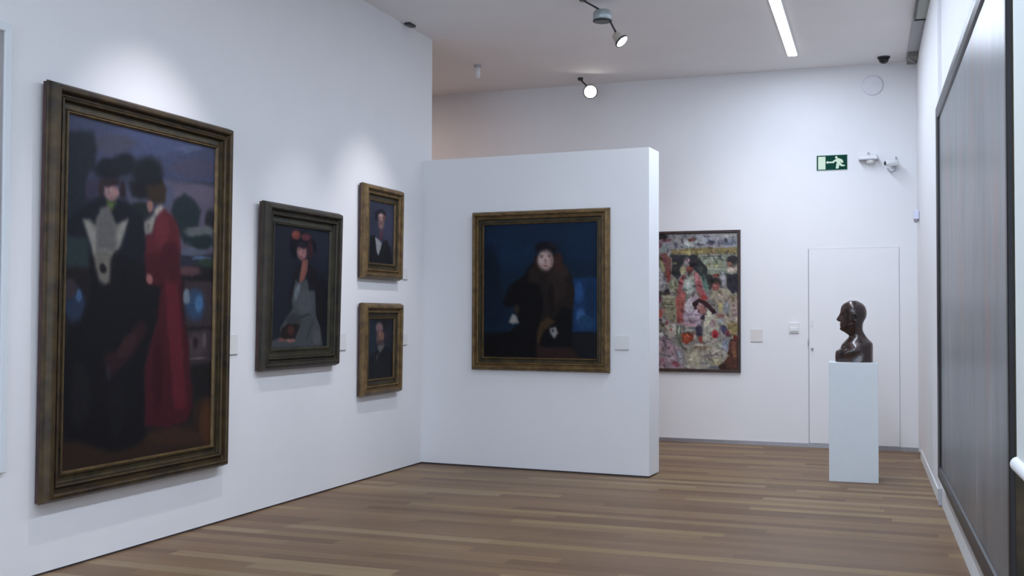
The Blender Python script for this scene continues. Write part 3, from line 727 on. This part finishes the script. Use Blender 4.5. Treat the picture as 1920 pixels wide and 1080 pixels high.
# roller blind hanging nearer, at the right edge
yb = 4.0
e = empty('roller_blind', (rx(yb-.7, .12), yb-.7, .985), RZ, 'white blind with rounded bottom bar hanging at the right edge, before the large grey canvas', 'blind')
MB().box((-.70, -.004, .05), (.685, .004, 3.33)).build('blind_fabric', BLIND, e)
MB().lathe((-.70, 0, .03), (1,0,0), [(0,.018),(.004,.026),(.01,.025),(1.39,.025),(1.396,.026),(1.4,.018)], 20).build('bottom_bar', WHITE, e)
MB().lathe((-.70, 0, 3.35), (1,0,0), [(0,.04),(1.4,.04)], 20).build('roller', WHITE, e)
# white framed canvas at the left edge
e = empty('framed_painting', onleft(3.3, 4.735, .63), 90, 'pale canvas in a white frame, only its edge showing at the far left', 'painting')
moulding(1.435, 2.48, [(0,.004),(0,.028),(.004,.032),(.045,.032),(.05,.026),(.05,.004)]).build('frame', PLINTH, e)
MB().box((-.67, -.018, .047), (.67, -.003, 2.433)).build('canvas', mat('pale_grey_paint', (.30,.28,.28), .6, col2=(.38,.37,.37), nscale=3), e)

# ---------------------------------------------------------------- caption cards
def card(loc, rz, w_, h_, label, m=CARD, lines=0, t=.006):
    e = empty('caption_card', loc, rz, label, 'label')
    MB().box((-w_/2, -t, 0), (w_/2, -.0005, h_)).build('card', m, e)
    MB().box((-w_/2, -t-.002, -.006), (w_/2, -.0005, 0)).build('card_shade_strip', CARDEDGE, e)  # grey strip stands in for the shade along the card's lower edge
    return e
card(onleft(6.84, 6.95, 1.215), 90, .13, .14, 'small white caption card right of the tall painting of two women')
card(onleft(8.50, 8.60, 1.20), 90, .12, .14, 'small white caption card right of the seated woman painting')
card(onleft(9.76, 9.84, 1.86), 90, .10, .10, 'small white caption card right of the upper small portrait')
card(onleft(9.76, 9.84, 1.215), 90, .10, .10, 'small white caption card right of the lower small portrait')
card((-2.60, pl(-2.60)[1]-.001, 1.19), -3.4417, .135, .125, 'white caption card on the partition, right of the fur coat portrait')
card((-1.76, YB-.0005, 1.21), 0, .14, .14, 'cream caption card on the far wall, right of the crowd scene', m=mat('cream_card', (.70,.67,.64), .6, noise=.04, nscale=50))

# ---------------------------------------------------------------- plinth and bust
pe = empty('plinth', (-.552, 10.66, 0), 3, 'tall white square plinth carrying the bronze bust', 'plinth')
MB().box((-.215, -.19, 0), (.215, .19, 1.085)).build('plinth_body', PLINTH, pe, bevel=.003)

def bust():
    s = 1/1385.0   # one unit of the profile table in metres
    # z up, front of the face towards -x; rows: (z, x_front, x_back, half width, squareness)
    R = [(905,180,637,150,3.2),(880,178,638,152,3.2),(840,176,638,155,3.1),(800,178,638,158,3.0),(772,186,638,158,2.9),(758,212,638,156,2.8),(740,238,639,152,2.7),
         (715,248,639,148,2.6),(690,262,636,140,2.5),(672,276,630,128,2.4),(655,292,612,112,2.3),(640,306,596,98,2.2),(622,326,577,86,2.1),
         (606,340,563,78,2.0),(590,344,552,72,2.0),(575,330,542,70,2.0),(560,306,533,72,2.0),(545,282,524,76,2.0),(533,258,519,80,2.0),(522,242,516,84,2.0),
         (508,236,514,88,2.1),(490,240,514,92,2.1),(478,238,515,95,2.1),(468,236,515,98,2.1),(458,238,516,100,2.1),(448,238,518,102,2.1),(436,238,521,104,2.1),
         (420,240,528,107,2.1),(405,243,536,110,2.1),(385,246,548,113,2.1),(365,249,557,115,2.1),(345,247,561,117,2.1),(325,243,564,119,2.1),
         (300,240,564,121,2.1),(275,243,559,121,2.1),(250,249,551,119,2.1),(230,257,540,114,2.05),(210,272,522,104,2.0),(195,292,502,92,2.0),(182,320,476,74,2.0),
         (173,335,462,60,2.0),(167,352,445,46,2.0),(164,375,422,25,2.0)]
    R = R[::1]
    zt = np.array([q[0] for q in R], float)
    NZ, NT = 150, 112
    zz = np.linspace(905, 166, NZ)
    f = lambda i: np.interp(zz, zt[::-1], np.array([q[i] for q in R], float)[::-1])
    xf, xb, hw, pw = f(1), f(2), f(3), f(4)
    ker = np.array([1, 2, 1])/4
    for a in (xb, hw, pw): a[1:-1] = np.convolve(a, ker, 'valid')
    vs = []
    g = lambda q, c, s_: math.exp(-((q-c)/s_)**2)
    for i in range(NZ):
        z = zz[i]; cx = (xf[i]+xb[i])/2; ax = (xb[i]-xf[i])/2; e_ = 2/pw[i]
        for j in range(NT):
            t = 2*math.pi*j/NT; c, sn = math.cos(t), math.sin(t)
            x = cx - ax*abs(c)**e_*(1 if c > 0 else -1); y = hw[i]*abs(sn)**e_*(1 if sn > 0 else -1)
            fr = max(0, c)
            # nose, brow, sockets, lips, chin, cheeks, ear, hairline
            if c > 0:
                nose = (math.sqrt(max(0, 1-((z-388)/32)**2)) if 388 <= z < 420 else (1-((388-z)/76)**1.25 if 312 < z < 388 else 0))
                nw = 13 + 12*g(z, 398, 18)
                x -= 54*max(0, nose)*math.exp(-(y/nw)**2)
                x += 17*g(z, 340, 17)*(g(y, 38, 20)+g(y, -38, 20))*fr
                x -= 8*g(z, 312, 11)*(g(y, 36, 30)+g(y, -36, 30))*fr
                x -= 6*g(z, 345, 9)*(g(y, 38, 12)+g(y, -38, 12))*fr
                x -= 9*g(z, 445, 7)*math.exp(-(y/32)**2); x -= 7*g(z, 463, 7)*math.exp(-(y/28)**2)
                x += 5*g(z, 454, 3.5)*math.exp(-(y/36)**2)
                x -= 6*g(z, 505, 16)*math.exp(-(y/34)**2)
                x -= 5*g(z, 385, 24)*(g(y, 62, 22)+g(y, -62, 22))
            k = 1 if sn > 0 else -1
            ex = x-432; ez = z-372
            ear = g(math.hypot(ex/22, ez/42), 1, .33)*16 + g(math.hypot(ex/22, ez/42), 0, .5)*2
            if abs(sn) > .55: y += k*ear
            # jaw line and neck tendon
            y += k*4*g(z, 505-(x-240)*.35, 12)*g(x, 330, 80)
            # hair cap
            # lapel / chest crease
            if z > 690: y += k*5*math.sin((z-690)/40+x/60)*min(1, (z-690)/40)
            vs.append(((x-405)*s, y*s*1.12, (905-z)*s*1.063))
    fs = [(i*NT+j, i*NT+(j+1) % NT, (i+1)*NT+(j+1) % NT, (i+1)*NT+j) for i in range(NZ-1) for j in range(NT)]
    mb = MB(); mb.add(vs, fs, True); mb.add(vs[:NT], [tuple(range(NT))]); mb.add(vs[-NT:], [tuple(range(NT))], True)
    return mb
o = bust().build('bronze_bust', BRONZE)
o.location = (-.545, 10.655, 1.085); o.rotation_euler = (0, 0, rad(-2))
tag(o, 'glossy dark bronze bust of a man in profile, standing on the white plinth', 'bust')

# ---------------------------------------------------------------- ceiling fittings
st = struct_strip = empty('strip_lamp', (-1.017, 4.6, H), 1.8, 'long white linear light tube running along the ceiling', 'light')
MB().box((-.055, -7.75, -.012), (.055, 7.75, -.0005)).build('housing', WHITE, st)
MB().box((-.046, -7.72, -.017), (.046, 7.74, -.012)).build('diffuser', STRIPW, st)

def tracklight(mount, drum, head, d, face_r, length, label, dr=.085, dh=.10, power=0):
    e = empty('spotlight', mount, 0, label, 'spotlight', 'ceiling spotlights')
    m = Vector(mount); L_ = lambda p: Vector(p)-m
    MB().lathe((0,0,-.03), (0,0,1), [(0,.03),(.03,.035)], 20).build('ceiling_mount', DARKM, e)
    if drum:
        D = L_(drum)
        MB().tube([(0,0,-.02), D+Vector((-.02,-.02,dh/2))], .009).build('drop_rod', DARKM, e)
        g = MB().lathe(D+Vector((0,0,-dh/2)), (0,0,1), [(0,dr*.9),(.008,dr),(dh*.75,dr),(dh*.93,dr*.82),(dh,dr*.5)], 36).build('gear_drum', SILVER, e)
        MB().lathe(D+Vector((0,0,-dh/2-.012)), (0,0,1), [(0,dr*.86),(.004,dr*1.03),(.014,dr*1.03)], 36).build('drum_rim', DARKM, g)
        a0 = D+Vector((dr*.8, 0, -dh/2))
    else: a0 = Vector((0,0,-.02))
    hd = L_(head); d = Vector(d).normalized(); back = hd - d*length
    sd = Vector((0,0,1)).cross(d).normalized()*face_r*.9
    MB().tube([a0, back+Vector((0,0,.03)), back], .009).build('arm', DARKM, e)
    h = MB().lathe(back, d, [(0,face_r*.55),(length*.15,face_r*.68),(length*.6,face_r*.85),(length*.9,face_r*.97),(length,face_r*.97)], 36).build('lamp_head', CREAMM, e)
    MB().lathe(back, d, [(length*.88,face_r),(length*.88,face_r*1.09),(length*1.04,face_r*1.09),(length*1.04,face_r*.95)], 36, caps=False).build('bezel', DARKM, h)
    MB().lathe(back, d, [(length*.9,face_r*.94),(length*1.02,face_r*.94)], 36).build('lamp_face', LAMPW, h)
    if power: spot('lamp_beam', Vector(head)+d*.03, Vector(head)+d*3, power, 60, 1)
    return e
tracklight((-2.82, 9.50, H), (-2.69, 9.69, 4.262), (-2.515, 9.73, 4.015), (.55, -.10, -.62), .062, .10,
           'ceiling spotlight with round grey drum and tilted lit lamp head', power=8)
tracklight((-3.80, 12.70, H), None, (-3.645, 12.6, 4.185), (.40, -.86, -.30), .078, .10,
           'bright round ceiling spotlight facing forward, near the far wall', power=12)
e = empty('ceiling_sensor', (-4.72, 11.66, H), 0, 'small white cylindrical fitting hanging from the ceiling above the partition', 'sensor')
MB().lathe((0,0,-.15), (0,0,1), [(0,.02),(.01,.03),(.12,.03),(.13,.022)], 20).build('sensor_body', WHITE, e)
MB().lathe((0,0,-.02), (0,0,1), [(0,.04),(.02,.045)], 20).build('sensor_base', GREY, e)
e = empty('dome_camera', (-.323, 12.79, H), 0, 'black dome security camera on the ceiling near the far wall', 'camera')
MB().lathe((0,0,-.018), (0,0,1), [(0,.062),(.004,.068),(.018,.068)], 32).build('camera_base', DARKM, e)
MB().lathe((0,0,-.075), (0,0,1), [(0,.012),(.006,.03),(.018,.044),(.035,.053),(.058,.056)], 32).build('camera_dome', SMOKE, e)
e = empty('ceiling_fitting', (-4.68, 9.78, H), 0, 'tiny dark ceiling fitting just above the top of the left wall', 'fitting')
MB().box((-.03, -.07, -.022), (.03, .07, 0)).build('fitting_body', DARKM, e, bevel=.005)
# light channel along the right wall
e = empty('light_channel', (rx(11.1, .075), 11.1, H-.02), 2.454, 'unlit grey light channel on the ceiling edge above the right wall', 'light')
MB().box((-.06, -6, -.035), (-.05, .02, 0)).box((.05, -6, -.035), (.06, .02, 0)).box((-.05, .005, -.035), (.05, .02, 0)).box((-.05, -6, -.012), (.05, .005, 0)).build('channel', DARKM, e)
MB().box((-.045, -5.98, -.024), (.045, .0, -.012)).build('diffuser', mat('unlit_diffuser', (.42,.45,.40), .6, noise=.05), e)
e = empty('ceiling_box', (rx(12.75, .08), 12.75, H-.02), 2.454, 'small dark box in the ceiling corner above the right wall', 'box')
MB().box((-.055, -.20, -.05), (.055, .20, 0)).build('box_body', mat('dull_brown_grey', (.20,.19,.17), .7, noise=.1), e, bevel=.004)
MB().tube([(-.05, -.1, -.055), (.05, .15, -.055)], .008).build('box_cable', GREY, e)

# ---------------------------------------------------------------- fittings on the far wall
sg = empty('exit_sign', (-.902, YB-.0005, 3.185), 0, 'green emergency exit sign with running figure, arrow and door, on the far wall', 'sign')
W_, H_ = .345, .178
MB().box((-W_/2, -.006, 0), (W_/2, 0, H_)).build('sign_board', mat('sign_rim', (.42,.52,.48), .5, noise=.03), sg)
def flat(name, polys, m, y0_, parent, t=.001):
    mb = MB()
    for i_, P in enumerate(polys):
        y = y0_ - .0004*i_
        n = len(P); vs = [(x, y, z) for x, z in P]+[(x, y+t, z) for x, z in P]
        mb.add(vs, [tuple(range(n)), tuple(reversed(range(n, 2*n)))]+[(i, n+i, n+(i+1) % n, (i+1) % n) for i in range(n)])
    return mb.build(name, m, parent)
flat('green_field', [[(-W_/2+.006,.006),(W_/2-.004,.006),(W_/2-.004,H_-.004),(-W_/2+.006,H_-.004)]], GREEN, -.0075, sg)
X0 = -W_/2
flat('door_symbol', [[(X0+.020,.014),(X0+.102,.014),(X0+.102,H_-.016),(X0+.020,H_-.016)]], PHOTOL, -.009, sg)
flat('arrow', [[(X0+.112,.084),(X0+.20,.084),(X0+.20,.102),(X0+.112,.102)],[(X0+.106,.093),(X0+.130,.112),(X0+.130,.074)]], PHOTOL, -.009, sg)
def Q(l): return [(X0+a*.345/1300, H_*(1-b_/600.)) for a, b_ in l]
flat('running_figure', [
  [(X0+.222+.014*math.cos(k*math.pi/6), .148+.014*math.sin(k*math.pi/6)) for k in range(12)],
  Q([(830,160),(920,130),(1080,190),(1140,300),(1050,330),(960,200)][::-1]),
  Q([(720,220),(860,150),(930,200),(820,250),(730,280),(650,330),(640,290)][::-1]),
  Q([(860,170),(1000,190),(1010,330),(960,420),(900,360),(820,260)][::-1]),
  Q([(840,330),(970,370),(930,530),(850,545),(815,520)][::-1]),
  Q([(930,310),(1020,320),(1070,385),(1190,410),(1190,455),(1020,455)][::-1])], PHOTOL, -.009, sg)

e = empty('light_switch', (-1.332, YB-.0005, 1.315), 0, 'small white switch box on the far wall left of the door', 'switch')
MB().box((-.055, -.02, 0), (.055, 0, .115)).build('switch_plate', CARD, e, bevel=.004)
MB().box((-.045, -.030, .02), (.045, -.019, .062)).build('rocker', WHITE, e, bevel=.003)
e = empty('wall_speaker', (-.453, YB-.0005, 4.138), 0, 'round white speaker disc high on the far wall below the dome camera', 'speaker')
MB().lathe((0,0,0), (0,-1,0), [(0,.115),(.012,.115),(.018,.108),(.02,.09)], 48).build('speaker_grille', mat('pale_lilac_plastic', (.76,.76,.80), .6, noise=.04), e)
e = empty('emergency_lamp', (-.50, YB-.0005, 3.27), 0, 'white wedge shaped emergency lamp on the far wall, right of the exit sign', 'light')
MB().add([(-.10,0,.02),(.10,0,.02),(.10,-.10,.02),(-.10,-.10,.02),(-.09,0,.085),(.09,0,.085),(.09,-.06,.06),(-.09,-.06,.06)],
         [(0,3,2,1),(4,5,6,7),(0,1,5,4),(1,2,6,5),(2,3,7,6),(3,0,4,7)]).build('lamp_body', WHITE, e, bevel=.005)
MB().box((-.105, -.105, .008), (.105, 0, .02)).build('lamp_shelf', GREY, e)
MB().lathe((.02,-.05,-.035), (0,0,1), [(0,.028),(.02,.045),(.043,.05)], 24).build('lamp_lens', CARD, e)
MB().box((-.012, -.05, .08), (.012, -.03, .10)).build('test_button', GREY, e)
e = empty('security_camera', (-.235, YB-.0005, 3.20), 0, 'small pale security camera on a bracket, far wall by the right corner', 'camera')
MB().lathe((0,0,.02), (0,-1,0), [(0,.045),(.012,.045),(.016,.03)], 24).build('wall_plate', WHITE, e)
MB().tube([(0,-.01,.02), (0,-.07,-.01), (-.01,-.09,.03)], .012).build('bracket', SILVER, e)
h = MB().lathe((.05,-.085,.03), (-.85,-.45,-.06), [(0,.026),(.02,.034),(.13,.034),(.15,.03)], 24).build('camera_body', WHITE, e)
MB().lathe(Vector((.05,-.085,.03))+Vector((-.85,-.45,-.06)).normalized()*.15, (-.85,-.45,-.06), [(0,.024),(.006,.022)], 20).build('lens', DARKM, h)
MB().tube([(.03,-.02,.11), (.03,-.03,.0), (.02,-.04,-.05), (-.02,-.05,-.07), (-.05,-.05,-.045), (-.06,-.03,-.02)], .007).build('cable_loop', SILVER, e)
e = empty('door_alarm', (rx(12.6, .03), 12.6, 2.52), RZ, 'tiny white sensor on the right wall near the far corner', 'sensor')
MB().box((-.05, -.06, .03), (.05, 0, .13)).build('sensor_body', mat('bluish_white_plastic', (.70,.70,.86), .5, noise=.03), e, bevel=.012)
MB().lathe((0,-.03,0), (0,0,1), [(0,.018),(.03,.03)], 16).build('sensor_eye', GREY, e)
